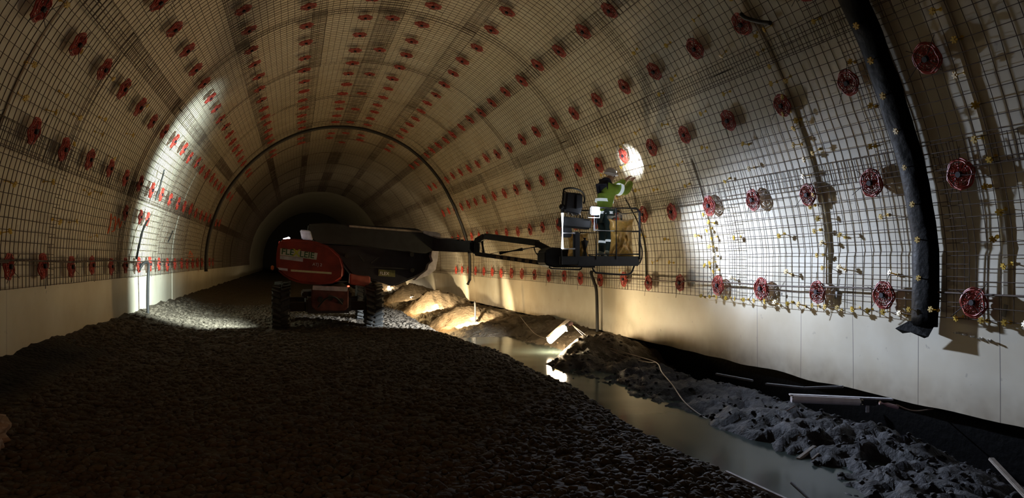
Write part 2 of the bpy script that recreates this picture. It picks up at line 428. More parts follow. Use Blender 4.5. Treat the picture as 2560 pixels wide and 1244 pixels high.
for k, D in enumerate((16.8, 18.3, 19.15)):
    put_copy(protos[k], 171., D, .1, ['red rosette low on the left wall in shade, left of the light beam','red rosette low on the left wall at the edge of the light beam','red rosette low on the left wall inside the light beam'][k], 'red rosettes on the tunnel lining'); n_ros += 1
for p in protos:
    for ch in list(p.children): bpy.data.objects.remove(ch)
    bpy.data.objects.remove(p)
bpy.data.objects.remove(far_proto)
print('rosettes', n_ros)

# ------------------------------------------------------------------ yellow spacers
def spacer_mesh():
    bm = new()
    add_tube(bm, [(0,0,-.075),(0,0,.005)], .006, 6)
    add_tube(bm, [(0,0,-.078),(0,0,-.066)], .017, 8)
    for q in range(6):
        a = 2*PI*q/6
        add_box(bm, (.016*math.cos(a), .016*math.sin(a), .008), (.022,.013,.008), Matrix.Rotation(a, 3, 'Z'))
    add_tube(bm, [(0,0,.002),(0,0,.016)], .009, 6)
    return bm
sp0 = obj('spacer_clip', spacer_mesh(), M['yellow']); sp0['category'] = 'clip'
def spacer(a, D, off, label, tilt=.35):
    r = put_copy(sp0, a, D, off, label, 'yellow spacer clips on the mesh', random.uniform(0,1), random.uniform(1.3,1.7))
    r.matrix_world = r.matrix_world @ Matrix.Rotation(random.uniform(-tilt,tilt), 4, 'X') @ Matrix.Rotation(random.uniform(-tilt,tilt), 4, 'Y')
for k, D in enumerate(np.arange(5.7, 12.7, .285)):
    if 7.05 < D < 7.6: continue
    spacer(-8.3, D+random.uniform(-.03,.03), .095, 'yellow spacer clip on the bottom edge of the right-hand mesh, %s from camera' % ORD[k])
for nm, D0, a_list in (('beside the mat joint nearest the work platform', 12.15, np.arange(-3.5, 8, 1.6)), ('along the membrane seam left of the black strip', 9.2, list(np.arange(-2.5, 9, 1.9))+list(np.arange(12, 36, 2.6))),
                       ('along the membrane seam right of the black strip', 6.3, list(np.arange(-2, 12, 3.1))+list(np.arange(13, 45, 4)))):
    for k, a in enumerate(a_list):
        spacer(a, D0+(.07 if k % 2 else -.05), .1, 'yellow spacer clip %s, %s from the bottom' % (nm, ORD[k]))
k = 0
for a in (-3.2, 3.5, 14.5, 20, 27.5, 34.5, 42):
    for D in np.arange(7.9, 16, 1.15):
        if a > 30 and D > 13: continue
        DD = D+random.uniform(-.3,.3)
        spacer(a+random.uniform(-1.5,1.5), DD, .1, 'small yellow spacer clip on the right-hand mesh, %s row up, %s from camera' % (ORD[[-3.2,3.5,14.5,20,27.5,34.5,42].index(a)], ORD[int((D-7.9)/1.15+.1)]))
for ai, a in enumerate((150, 157, 161, 170, 176)):
    for k, D in enumerate(np.arange(9.6, 16, 1.3)):
        spacer(a+random.uniform(-2,2), D+random.uniform(-.4,.4), .1, 'small yellow spacer clip on the left-hand mesh, %s row down, %s from camera' % (ORD[ai], ORD[k]))
for k, (a, D) in enumerate([(-7.6,7.45),(-7.4,7.12),(-3.6,7.3),(1.3,7.3),(6.0,7.3),(11,7.3),(16,7.28),(21,7.3),(26,7.3),(31,7.3),(36,7.3)]):
    spacer(a, D, .2, 'yellow clip pinned on the wide black strip, %s from its bottom end' % ORD[k], .1)
bpy.data.objects.remove(sp0)
# five pale studs and grey tags on the right wall
bm = new(); add_tube(bm, [(0,0,-.01),(0,0,.02),(0,0,.045)], .018, 8, r2=.010); add_tube(bm, [(0,0,.035),(.0,.02,.05)], .008, 6)
stud = obj('stud', bm, M['whiteplastic']); stud['category'] = 'stud'
for k in range(5):
    y = 6.93-k*.105; t = at(2400+18.5*k, 862+1.5*k, 7); a = -math.degrees(math.atan2(.13+.86+.012*k, 5.56))
    put_copy(stud, a, y, 0, 'small pale stud below the mesh right of the black strip, %s from the left' % ORD[k], 'row of pale studs')
bpy.data.objects.remove(stud)
def strip_tag(pix, label, size=(.05,.012,.14)):
    D = pix[2]; p = at(pix[0], pix[1], D); bm = new(); add_box(bm, (0,0,0), (size[1], size[0], size[2]), Matrix.Rotation(.2, 3, 'X'), .004)
    o = obj('plastic_tag', bm, M['tape'], world=False); x = surf(-3, D, .03).x; o.location = (x, D, p.z); tag(o, label, 'tag', 'grey plastic tags')
strip_tag((2098,735,8.95), 'grey plastic tag on the wall between two rosettes left of the black strip'); strip_tag((2517,776,6.3), 'grey plastic tag right of the rosette at the far right')
strip_tag((1958,735,10.2), 'small grey plastic tag left of the third rosette in the bottom row', (.03,.01,.06))

# ------------------------------------------------------------------ wide black strip, hoses and bars
def band(name, D, a0, a1, w, depth, off, m, step=1.2, fray=True):
    bm = new(); prev = None; n = 9
    for a in np.arange(a0, a1+.01, step):
        q = []
        ww = w*(1+.09*noise.noise(Vector((a*.25,0,1)))); dd = .03*noise.noise(Vector((a*.15,3,1)))
        for i in range(n):
            t = -1+2*i/(n-1); h = depth*math.sqrt(max(0,1-t*t))*(1+.25*noise.noise(Vector((a*.3, t*2, 7))))
            q.append(bm.verts.new(surf(a, D+dd+t*ww/2, off+h)))
        q2 = [bm.verts.new(surf(a, D+dd+t*ww/2, off-.01)) for t in (1,-1)]
        ring = q+q2
        if prev:
            for i in range(len(ring)): bm.faces.new((prev[i], prev[(i+1)%len(ring)], ring[(i+1)%len(ring)], ring[i]))
        else: bm.faces.new(ring)
        prev = ring
    bm.faces.new(prev[::-1])
    bmesh.ops.recalc_face_normals(bm, faces=bm.faces)
    return obj(name, bm, m, smooth=True, origin=surf(a0, D, off))
bs = band('black_strip', 7.31, -9.6, 78, .40, .075, .1, M['black']); tag(bs, 'wide glossy black plastic strip arching up the near right wall', 'strip')
bm = new()   # torn flap at its lower end
vs = [bm.verts.new(p) for p in [(7.43,7.12,-.76),(7.40,7.5,-.76),(7.36,7.68,-.87),(7.42,7.62,-.93),(7.38,7.45,-.90),(7.44,7.3,-.96),(7.4,7.2,-.93)]]
bm.faces.new(vs); bmesh.ops.solidify(bm, geom=bm.faces[:], thickness=.012)
obj('torn_flap', bm, M['black'], bs)
bm = new(); pts = [surf(a, 31.7+.05*math.sin(a*.05), .16) for a in np.arange(-12, 188, 2.)]
pts[0] = pts[0]+Vector((-.12,-.1,0)); add_tube(bm, pts, .065, 8); tag(obj('injection_hose', bm, M['hose'], smooth=True, origin=pts[0]), 'long black hose arching over the whole tunnel behind the lift', 'hose')
def hose(name, pts, r, label, cat='hose', m='hose', n=8):
    pts = smooth_pts(pts); bm = new(); add_tube(bm, pts, r, n); return tag(obj(name, bm, M[m], smooth=True, origin=pts[0]), label, cat)
def wallp(a, D, off=.1): return surf(a, D, off)
hose('long_bar', [(7.46, y, -.34-.006*y+.012*math.sin(y*1.7)) for y in np.arange(3.5, 40, 1.3)], .013, 'long dark horizontal steel bar above the bottom rosettes on the right wall', 'bar', 'rebar')
hose('long_bar', [(-3.40, y, .0-.0012*y+.012*math.sin(y*1.3)) for y in np.arange(7, 40, 1.3)], .013, 'long dark horizontal steel bar above the bottom rosettes on the left wall', 'bar', 'rebar')
hose('long_bar', [(-3.38, y, -.04+.02*math.sin(y*2.)) for y in np.arange(7, 10.6, .7)], .012, 'second short dark steel bar under the left wall bar at the photo edge', 'bar', 'rebar')
hose('drain_hose', [(-3.43,18.7,-.25),(-3.36,18.8,-.1),(-3.3,18.9,-.05),(-3.26,19.0,-.12),(-3.28,19.02,-.5),(-3.29,19.05,-1.0),(-3.28,19.05,-1.4)], .035, 'grey black hose standing upright against the lit left wall', m='hose')
hose('drain_hose', [(7.32,17.6,-.3),(7.25,17.5,-.33),(7.3,17.42,-.55),(7.36,17.4,-.8),(7.38,17.4,-1.5),(7.38,17.4,-2.0)], .04, 'black hose hanging down the right wall beside the lit trench lamp')
hose('drain_hose', [at(1187,752,24.5), at(1188,780,24.4), at(1187,822,24.3)], .035, 'thin dark pipe standing in front of the glaring mound in the trench', 'pipe')
def wall_cable(pixs, r, label, side=1):
    pts = [];
    for a, D in pixs: pts.append(surf(a, D, .15))
    return hose('wall_cable', pts, r, label, 'cable')
wall_cable([(14,15.2),(8,14.9),(3,14.75),(-3,14.75),(-5,14.75)], .014, 'thin black cable hanging on the right wall just right of the work platform')
wall_cable([(171.5,18.9),(174,18.6),(178,18.4),(181,18.2)], .025, 'black cable on the left wall at the left edge of the light beam')
wall_cable([(158,18.9),(161,19.1),(164,19.2),(166,19.2)], .02, 'short black cable higher on the left wall above the light beam')
wall_cable([(172.5,22.8),(174,22.6),(176,22.3)], .016, 'thin black cable inside the light beam on the left wall')
wall_cable([(39.6,9.15),(38.6,9.1),(37.2,8.9),(36.2,8.7)], .03, 'black hose end dangling from the rosette near the top of the black strip')
def spray(strokes, D, label):
    root = None; bm = new()
    for s in strokes: add_tube(bm, smooth_pts([surf(a, D+d, .105) for a, d in s], 4), .012, 4)
    tag(obj('spray_mark', bm, M['spray'], origin=surf(strokes[0][0][0], D, .1)), label, 'mark')
spray([[(172,-.3),(174,-.2),(176,-.3)],[(173,-.1),(172.4,.1),(175,.2),(175.5,0)],[(174,.3),(172.5,.4),(174.5,.6),(173,.7)]], 15.9, 'orange spray paint mark on the left wall above the bottom rosettes')
spray([[(179.5,-.4),(178,-.1),(179.7,.2)],[(180,-.5),(180.2,.3),(180,.9)],[(178.6,.3),(179.6,.6)]], 27.5, 'orange spray paint scrawl on the left wall beyond the light beam')

# ------------------------------------------------------------------ ground
def fbm(x, y, s, o=4):
    v = 0; a = 1
    for _ in range(o):
        v += a*noise.noise(Vector((x*s, y*s, 3.1))); s *= 2.03; a *= .5
    return v
def base_z(X, D):
    g = np.interp(X, [-3.8,-3.45,-2.7,-1.9,2.6,3.05,3.45,3.9], [-1.12,-1.2,-1.4,-1.5,-1.5,-1.62,-1.95,-2.4])
    return float(g)
def edge_shift(D): return .25*noise.noise(Vector((0, D*.35, 9)))+float(np.interp(D, [3,5,9,12,17,22,40], [-.15,0,.35,.35,.05,.1,.2]))
def gravel_z(X, D):
    e = edge_shift(D)
    xx = X-e*max(0,min(1,(X-1.5)/1.2))
    return base_z(xx, D)+.04*fbm(X, D, .6)+(.05*fbm(X,D,1.3) if X < -2.4 else 0)
def grid(name, xs, ys, zf, m):
    V = np.array([(x, y, zf(x, y)) for y in ys for x in xs]); n = len(xs)
    idx = np.arange(len(V)).reshape(len(ys), n)
    Fc = np.stack([idx[:-1,:-1], idx[:-1,1:], idx[1:,1:], idx[1:,:-1]], -1).reshape(-1, 4)
    return meshobj(name, V, Fc, m, smooth=True)
def prog(y0, y1, s0, g):
    out = [y0]; s = s0
    while out[-1] < y1: out.append(out[-1]+s); s *= g
    return out
ysg = list(np.arange(-3, 2.6, .4))+prog(2.6, 92, .05, 1.008)
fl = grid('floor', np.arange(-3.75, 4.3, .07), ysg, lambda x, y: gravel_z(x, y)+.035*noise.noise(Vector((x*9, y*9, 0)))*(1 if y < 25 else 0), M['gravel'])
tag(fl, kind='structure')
MOUNDS = [(6.4,15.3,.9,.75,.42),(5.5,14.2,.7,.6,.22),(5.7,25.9,1.0,.8,.55),(5.6,22.2,.9,1.6,.15),(6.0,33.2,1.1,.9,.75),(6.2,41.8,1.2,1.,.8),(6.3,53.,1.3,1.2,.9),(6.7,9.3,.6,2.6,.12),(6.1,7.2,.7,1.6,.10),(6.9,20.5,.7,3.2,.2),(5.9,12.2,.7,1.5,.06)]
def mud_z(X, D):
    prof_n = np.interp(X, [3.4,4.4,4.85,5.3,6.0,6.5,6.9,7.2,7.7], [-2.5,-2.42,-2.15,-2.08,-2.06,-2.06,-2.22,-2.55,-2.65])
    prof_f = np.interp(X, [3.4,4.4,5.0,5.8,6.5,7.0,7.7], [-2.6,-2.5,-2.3,-2.15,-2.05,-1.92,-1.85])
    t = min(1, max(0, (D-12.5)/3)); z = prof_n*(1-t)+prof_f*t
    # water edge swings out near the camera
    z -= .35*max(0, 1-abs(D-9)/4)*max(0, 1-abs(X-5.0)/.55)*.6
    z -= .5*math.exp(-(((X-5.0)/.8)**2+((D-16.4)/1.2)**2))
    for mx_, my_, sx_, sy_, h in MOUNDS: z += h*math.exp(-(((X-mx_)/sx_)**2+((D-my_)/sy_)**2))
    rough = .16 if D < 13 else .13
    lump = (1-abs(fbm(X+.2*noise.noise(Vector((X*2,D*2,1))), D*.8, 1.9, 5)))*rough*1.7-rough*1.1+rough*.7*fbm(X+4, D, .9, 3)
    return z+lump-.05
mb = grid('mud_bank', np.arange(3.4, 7.75, .045), prog(2.6, 92, .04, 1.006), mud_z, M['mud']); tag(mb, kind='structure')
bm = new(); add_box(bm, (7.72,44.5,-2.3), (.08,95,1.1)); tag(obj('trim_8', bm, M['black']), kind='structure')  # added black sheet, stands in for the shade below the wall's lower edge
wt = grid('water', np.arange(2.7, 6.2, .1), np.arange(1., 20, .15), lambda x, y: -2.13+.002*noise.noise(Vector((x*2, y*2, 0))), M['water'])
tag(wt, 'murky grey green water lying in the trench beside the gravel', 'water', kind='stuff')
# loose stones over the gravel: nobody could count them
ico = bmesh.new(); bmesh.ops.create_icosphere(ico, subdivisions=1, radius=1); IV = np.array([v.co[:] for v in ico.verts]); IF = np.array([[v.index for v in f.verts] for f in ico.faces]); ico.free()
def stones(name, n, xr, yf, zf, size, m, label, cat):
    V = []; Fc = []; base = 0
    for i in range(n):
        y = yf(); x = random.uniform(*xr)
        if cat == 'gravel' and x < -2.6 and y < 12.5: continue
        if 16.3 < y < 20 and (abs(x+.27) < .3 or abs(x-1.72) < .3): continue
        s = size*random.uniform(.5,1.5)*(1 if y < 14 else 1.25)
        sc = np.array([s*random.uniform(.8,1.5), s*random.uniform(.7,1.2), s*random.uniform(.45,.9)])
        q = np.array(Matrix.Rotation(random.uniform(0,6.28), 3, 'Z') @ Matrix.Rotation(random.uniform(-.6,.6), 3, 'X'))
        v = (IV*(1+rng.uniform(-.22,.22,(len(IV),1)))*sc) @ q.T+np.array([x, y, zf(x, y)+s*.12])
        V.append(v); Fc.append(IF+base); base += len(IV)
    o = meshobj(name, np.concatenate(V), np.concatenate(Fc), m); return tag(o, label, cat, kind='stuff')
def near_y():  # more stones close by
    return 2.8*math.exp(random.random()*math.log(26/2.8))
stones('gravel_stones', 27000, (-3.4, 3.9), near_y, gravel_z, .029, M['stone'], 'loose crushed rock covering the driving surface of the tunnel', 'gravel')
stones('mud_clods', 900, (4.7, 7.1), lambda: 3.5*math.exp(random.random()*math.log(18/3.5)), mud_z, .028, M['mud'], 'dark wet clods scattered over the mud bank on the right', 'mud')

# pale crumpled sheet, bottom left
bm = new(); bmesh.ops.create_icosphere(bm, subdivisions=4, radius=1)
for v in bm.verts:
    p = v.co.copy(); k = 1+.35*noise.noise(p*1.6)+.18*noise.noise(p*4.5)
    v.co = Vector((p.x*.36*k, p.y*.3*k, p.z*.2*k))
o = obj('crumpled_sheet', bm, M['sheet'], world=False, smooth=False); o.location = (-2.42, 6.55, -1.33); tag(o, 'pale crumpled sheet lying on the dark gravel at the left edge', 'sheet')

# ------------------------------------------------------------------ debris in the trench
def board(name, a, b, w, h, label, cat, m):
    bm = new(); add_bar(bm, a, b, w, h, min(w,h)*.2); tag(obj(name, bm, M[m], origin=Vector(a)), label, cat)
board('metal_channel', at(1812,1182,5.35)+Vector((0,0,0)), at(1985,1262,4.75), .045, .05, 'silver metal channel lying in the water at the bottom of the photo', 'channel', 'alu')
board('metal_rod', at(1978,1206,5.3), at(2040,1262,4.9), .02, .02, 'thin rod in the water right of the silver channel', 'rod', 'dirtywood')
board('wooden_plank', at(2478,1146,5.25), at(2575,1250,4.6), .05, .03, 'pale broken plank on the mud in the bottom right corner', 'plank', 'wood')
board('wooden_stake', at(1994,1148,6.75), at(2037,1116,6.9), .05, .035, 'short wooden offcut on the mud beside the water', 'plank', 'wood')
board('wooden_stake', at(2030,1148,6.65), at(2047,1133,6.7), .025, .02, 'tiny wood splinter just right of the short offcut', 'plank', 'wood')
board('wooden_board', at(1790,934,10.6), at(1882,951,10.), .05, .03, 'grey board at the foot of the right wall, farther of two', 'board', 'dirtywood')
board('wooden_board', at(1915,959,9.7), at(2010,969,9.15), .06, .03, 'grey board at the foot of the right wall, left half of the nearer pair', 'board', 'dirtywood')
board('wooden_board', at(2010,969,9.15), at(2108,966,8.7), .06, .03, 'grey board at the foot of the right wall above the unlit lamp', 'board', 'dirtywood')
board('wooden_stake', at(1468,890,14.2), at(1482,880,14.3), .05, .03, 'small pale wood scrap on the dark side of the lit mound', 'plank', 'wood')
board('wooden_stake', at(1455,962,12.6), at(1495,963,12.2), .03, .03, 'thin pale stick at the water edge below the lit mound', 'plank', 'wood')

# ------------------------------------------------------------------ batten work lamps in the trench
def batten(a, b, label, lit, r=.045):
    a, b = Vector(a), Vector(b); d = (b-a).normalized()
    t = thing('work_lamp', label, 'lamp', a, 'tubular work lamps along the trench')
    up = Vector((0,0,1)); side = d.cross(up).normalized(); up2 = side.cross(d).normalized()
    n = 12
    bm = new(); add_tube(bm, [a+d*.0, a+d*.02, a+(b-a)*.62, a+(b-a)*.64], r, n); obj('diffuser', bm, M['lampwarm'] if lit else M['diffuser'], t, smooth=False)
    bm = new(); add_bar(bm, a+up2*(r*.9)+Vector((0,r*.8,0)), a+(b-a)*.97+up2*(r*.9)+Vector((0,r*.8,0)), r*1.6, r*.4, r*.1); obj('housing', bm, M['alu'], t)
    bm = new(); add_bar(bm, a+(b-a)*.66, a+(b-a)*.80, r*1.7, r*1.5, r*.3); obj('ballast', bm, M['mdark'], t)
    bm = new(); add_tube(bm, [a+(b-a)*.83-up2*.0, a+(b-a)*.9-up2*.02, b-up2*.05], r*.55, 8); obj('plug', bm, mat('pink_plug', (.45,.3,.36), .4), t)
    bm = new(); add_bar(bm, a+(b-a)*.72-up2*.02, a+(b-a)*.72-up2*.13, .05, .012, .003); obj('foot_bracket', bm, M['alu'], t)
    return t
batten(at(1978,996,8.05), at(2245,1008,7.55), 'unlit silver tubular work lamp lying on the mud bank near the camera', False, .05)
L1 = (at(1374,851,16.05), at(1428,803,16.45))
batten(L1[0], L1[1], 'glaring lit tubular work lamp standing tilted in the trench', True, .075)
for k, (x, y, z) in enumerate([(5.9,24.7,-2.15),(5.9,31.9,-2.1),(6.1,40.2,-2.05),(6.2,51.2,-2.0)]):
    z = mud_z(x+.4, y)+.06
    batten((x, y, z), (x+.25, y+.75, z+.02), 'lit work lamp in the trench behind the mounds, %s of the hidden ones' % ORD[k], True, .03)
def cable(pts, label, r=.008): hose('power_cable', pts, r, label, 'cable', 'cable', 5)
cable([at(1428,803,16.45)+Vector((0,0,-.05)), at(1470,848,15.6), at(1520,868,14.6), at(1590,889,13.2), at(1640,905,12.0), at(1655,930,11.2), at(1680,960,10.5), at(1712,1005,9.6), at(1760,1042,8.9), at(1800,1056,8.6), at(1850,1060,8.3), at(1900,1052,8.2), at(1950,1034,8.1), at(1988,1014,8.05)], 'pale power cable running from the lit lamp to the unlit lamp over the mud')
cable([at(1428,803,16.45)+Vector((.03,0,-.08)), at(1490,855,15.4), at(1550,886,14.), at(1610,903,12.9), at(1640,905,12.)], 'second pale cable sagging below the first near the lit mound', .006)
cable([at(2240,1010,7.55), at(2270,1023,7.45), at(2300,1026,7.4), at(2350,1018,7.4)], 'pale cable end right of the unlit lamp', .009)
cable([at(1300,790,21.), at(1320,815,19.), at(1340,835,17.8), at(1372,848,16.1)], 'thin cable coming out of the trench to the lit lamp from behind', .007)

# ------------------------------------------------------------------ boom lift
lift = thing('boom_lift', 'red and black articulated boom lift with its basket swung out to the right wall', 'boom lift', (.72, 18.1, -1.5))
def P2(pix, D): return [((lambda p: (p.x, p.z))(at(u, v, D))) for u, v in pix]
def wheel(x, y, mirror):
    R = .485; w = .37; bm = new()
    prof_ = [(.24,-w/2+.03),(.40,-w/2),(R-.05,-w/2+.01),(R-.03,-w/2+.04),(R-.03,w/2-.04),(R-.05,w/2-.01),(.40,w/2),(.24,w/2-.03)]
    n = 40; rings = []
    for k in range(n):
        a = 2*PI*k/n; rings.append([bm.verts.new((o_, r_*math.cos(a), r_*math.sin(a))) for r_, o_ in prof_])
    for k in range(n):
        for i in range(len(prof_)-1): bm.faces.new((rings[k][i], rings[k][i+1], rings[(k+1)%n][i+1], rings[(k+1)%n][i]))
    bmesh.ops.recalc_face_normals(bm, faces=bm.faces)
    for k in range(22):      # chevron lugs
        a = 2*PI*k/22
        for sgn in (-1, 1):
            rot = Matrix.Rotation(a+(0 if sgn > 0 else PI/22), 3, 'X') @ Matrix.Rotation(.45*sgn, 3, 'Z')
            c_ = Matrix.Rotation(a+(0 if sgn > 0 else PI/22), 3, 'X') @ Vector((sgn*w*.26, 0, R-.012))
            add_box(bm, c_, (w*.56, .05, .045), rot, .008)
    c = Vector((x, y, -1.5+R-.01)); bmesh.ops.translate(bm, verts=bm.verts, vec=c)
    t = obj('wheel', bm, M['rubber'], lift)
    bm = new(); add_tube(bm, [c+Vector((-w/2+.06,0,0)), c+Vector((w/2-.06,0,0))], .25, 20)
    add_tube(bm, [c+Vector((-w/2,0,0)), c+Vector((w/2,0,0))], .1, 12); obj('rim', bm, M['mgrey'], t)
for x in (-.27, 1.72):
    for y in (16.95, 19.35): wheel(x, y, 1)
bm = new(); add_box(bm, (.72,18.1,-.98), (.95,3.3,.34), None, .04); add_box(bm, (.72,18.1,-.78), (1.1,1.6,.14), None, .03); obj('chassis', bm, M['mdark'], lift)
for y in (16.95,19.35):
    bm = new(); add_box(bm, (.72,y,-1.02), (1.72,.2,.2), None, .03); add_box(bm, (.72,y,-1.02), (.42,.3,.3), None, .08)
    obj('axle', bm, M['mdark'], lift)
bm = new(); add_prism(bm, P2([(779,720),(792,714),(862,717),(872,724),(872,768),(862,777),(790,776),(778,766)], 16.42), 16.42, 16.6, .02); ax = obj('rear_plate', bm, M['dustred'], lift)
bm = new()
for q in ((800,748),(826,744),(852,752)): p = at(q[0], q[1], 16.41); add_box(bm, p, (.11,.06,.12), Matrix.Rotation(.2,3,'Y'), .02)
add_tube(bm, smooth_pts([at(795,768,16.38), at(812,748,16.3), at(836,742,16.28), at(856,760,16.36)]), .018, 6); obj('hydraulic_fittings', bm, M['mgrey'], ax)
bm = new(); add_prism(bm, P2([(782,713),(870,717),(868,728),(781,724)], 16.4), 16.38, 16.45, .005); obj('grey_lip', bm, M['mwhite'], ax)
bm = new(); add_box(bm, (.72,20.0,-1.12), (1.9,.16,.2), None, .03)
for k in range(5): add_box(bm, (.0+.36*k,19.98,-1.0), (.14,.1,.1), None, .03)
obj('front_bumper', bm, M['salmon'], lift)
bm = new(); add_tube(bm, [(.72,17.9,-.72),(.72,17.9,-.5)], .5, 28); obj('turntable', bm, M['mdark'], lift)
# engine hood
hp = [(700,597),(730,596),(785,601),(826,616),(853,641),(861,668),(859,694),(838,708),(793,712),(748,708),(716,695),(691,674),(690,640),(694,612)]
bm = new(); add_prism(bm, P2(hp, 16.15), 16.15, 17.15, .05); hd = obj('engine_hood', bm, M['mred'], lift)
def plate(pix, D, m, name, parent, th=.006):
    bm = new(); add_prism(bm, P2(pix, D), D-th, D+.02); return obj(name, bm, M[m], parent)
stk = plate([(701,620),(794,632),(791,649),(700,637)], 16.145, 'sticker', 'white_sticker', hd)
stk['label'] = 'white sticker reading FLEXLEIE in green with a lime X'
plate([(700,638),(758,645),(757,654),(700,647)], 16.145, 'mwhite', 'faded_sticker', hd)
plate([(727,673),(829,680),(829,685),(727,678)], 16.145, 'reflect', 'reflective_strip', hd)
plate([(694,668),(719,671),(719,677),(698,674)], 16.145, 'mwhite', 'pale_strip', hd)
plate([(762,631),(763,631)]+[(763,632)], 16.145, 'mwhite', 'rivet', hd) if False else None
def text(body, p, size, m, parent, name, slope=0, bold=.02, ext=.003):
    cu = bpy.data.curves.new(name, 'FONT'); cu.body = body; cu.size = size; cu.offset = bold*size*.3; cu.extrude = ext; cu.align_x = 'LEFT'
    o = bpy.data.objects.new('t', cu); C.objects.link(o); bpy.context.view_layer.update()
    me = bpy.data.meshes.new_from_object(o.evaluated_get(bpy.context.evaluated_depsgraph_get())); bpy.data.objects.remove(o)
    me.transform(Matrix.Translation(Vector(p)-wloc(parent)) @ Matrix.Rotation(slope, 4, 'Y') @ Matrix.Rotation(PI/2, 4, 'X'))
    me.materials.clear(); me.materials.append(M[m]); o = bpy.data.objects.new(name, me); return link(o, parent)
p = at(702.5,634.5,16.13); text('FLE', p, .175, 'green', stk, 'lettering', .10, .05)
p = at(731,639,16.13); text('X', p, .21, 'lime', stk, 'lettering_x', .10, .12)
p = at(748,641.5,16.13); text('LEIE', p, .175, 'green', stk, 'lettering', .10, .05)
p = at(781,663,16.135); text('ATJ 2', p, .085, 'mwhite', hd, 'model_lettering', .10, .03)
p = at(703,646,16.13); text('UTLEIE', p, .07, 'mgrey', hd, 'faded_lettering', .10, .02) if False else None
bm = new(); add_prism(bm, P2([(750,574),(776,576),(783,600),(755,598)], 16.6), 16.55, 16.9, .02); obj('white_bracket', bm, M['mwhite'], lift)
# side indicator lamps
bm = new(); add_box(bm, at(681,669,16.4), (.06,.08,.1), None, .015); obj('marker_lamp', bm, mat('orange_lens', (.7,.2,.05), .3), lift)
bm = new(); add_box(bm, at(871,715,16.5), (.05,.05,.03), None, .01); obj('tail_lamp', bm, M['redlamp'], lift)
bm = new(); add_box(bm, at(716,597,16.3), (.15,.12,.05), Matrix.Rotation(-.3,3,'Y'), .015); wl = obj('flood_lamp', bm, M['lampdim'], lift); wl['label'] = 'small white glaring flood lamp on top of the red hood'
# folded arms, base of the boom
main = [(771,560),(812,557),(1040,571),(1094,596),(1094,628),(1060,634),(900,614),(790,606),(768,590)]
bm = new(); add_prism(bm, P2(main, 17.1), 17.0, 17.55, .03); mb_ = obj('main_boom', bm, M['mgrey'], lift)
bm = new(); add_prism(bm, P2([(873,563),(1056,577),(1056,581),(873,567)], 16.95), 16.93, 17.0, .0); obj('boom_edge', bm, M['wood'], mb_)
bm = new(); add_prism(bm, P2([(790,606),(1000,616),(1088,634),(1076,668),(1040,692),(985,716),(945,704),(880,690),(850,650)], 17.35), 17.3, 17.95, .04); obj('folded_arm', bm, M['mdark'], lift)
bm = new(); add_bar(bm, at(898,637,17.0), at(911,654,17.0), .03, .03); add_bar(bm, at(928,657,17.), at(948,643,17.), .03,.03); add_bar(bm, at(925,668,17.), at(1010,671,17.), .02,.02)
for q in ((867,639),(1030,636),(1031,675)): add_tube(bm, [at(q[0],q[1],17.0), at(q[0],q[1],17.3)], .05, 12)
obj('linkage', bm, M['mgrey'], lift)
sd = plate([(946,673),(988,675),(988,692),(946,689)], 17.28, 'olive', 'yellow_sticker', lift)
p = at(949,686,17.26); text('FLEX', p, .10, 'mwhite', sd, 'lettering', .06, .03)
bm = new(); add_prism(bm, P2([(875,683),(900,688),(925,690),(926,706),(915,716),(874,710)], 16.9), 16.8, 17.2, .02); obj('red_cover', bm, M['salmon'], lift)
# white end bracket
bm = new(); add_prism(bm, P2([(1058,576),(1074,578),(1092,580),(1101,584),(1101,598),(1090,594),(1072,588),(1058,582)], 16.95), 16.93, 17.65, .01); obj('boom_collar', bm, M['mwhite'], lift)
bm = new(); add_prism(bm, P2([(1078,625),(1095,626),(1092,650),(1087,674),(1070,687),(1052,694),(1034,700),(1048,688),(1066,674),(1070,660),(1080,652),(1076,640)], 17.1), 17.0, 17.3, .006); obj('chipped_end_plate', bm, M['mwhite'], lift)
# telescoped section
tip = at(1186,616,15.9)
bm = new(); add_bar(bm, at(1080,611,17.2), at(1152,614,16.4), .26, .29, .02); obj('inner_boom', bm, M['mdark'], lift)
bm = new(); add_bar(bm, at(1146,615,16.45), at(1190,616,15.9), .3, .26, .04); add_tube(bm, [at(1172,629,16.0), at(1190,631,15.9)], .05, 10); obj('boom_head', bm, M['mdark'], lift)
bm = new(); add_tube(bm, smooth_pts([at(1040,572,17.1), at(1090,592,16.9), at(1130,596,16.5), at(1146,594,16.4), at(1152,603,16.3)]), .012, 6); obj('hydraulic_line', bm, M['tape'], lift)
# jib
def bar_path(bm, pts, w, h):
    for a, b in zip(pts[:-1], pts[1:]): add_bar(bm, a, b, w, h, min(w,h)*.2)
jt = [at(1192,628,15.85), at(1190,603,15.85), at(1199,593,15.8), at(1213,590,15.7), at(1345,607,14.6), at(1362,618,14.45)]
bm = new(); add_bar(bm, jt[3], jt[4], .16, .125, .02); add_bar(bm, jt[0]-Vector((0,0,.05)), jt[1]+Vector((0,0,.03)), .11, .12, .02); add_bar(bm, jt[1], jt[3], .15, .12, .02); add_bar(bm, jt[4]-Vector((.05,0,0)), jt[5]+Vector((.12,0,-.06)), .15, .12, .02)
obj('upper_jib', bm, M['mgrey'], lift)
bm = new(); add_bar(bm, at(1190,634,15.85), at(1370,659,14.5), .12, .085, .015); add_tube(bm, [at(1205,600,15.8), at(1209,632,15.75)], .035, 8); lj = obj('lower_jib', bm, M['mdark'], lift)
bm = new()
for k in range(6):
    f0 = .30+.1*k; A_, B_ = at(1190,634,15.78), at(1370,659,14.43); add_bar(bm, A_.lerp(B_, f0), A_.lerp(B_, f0+.05), .05, .06)
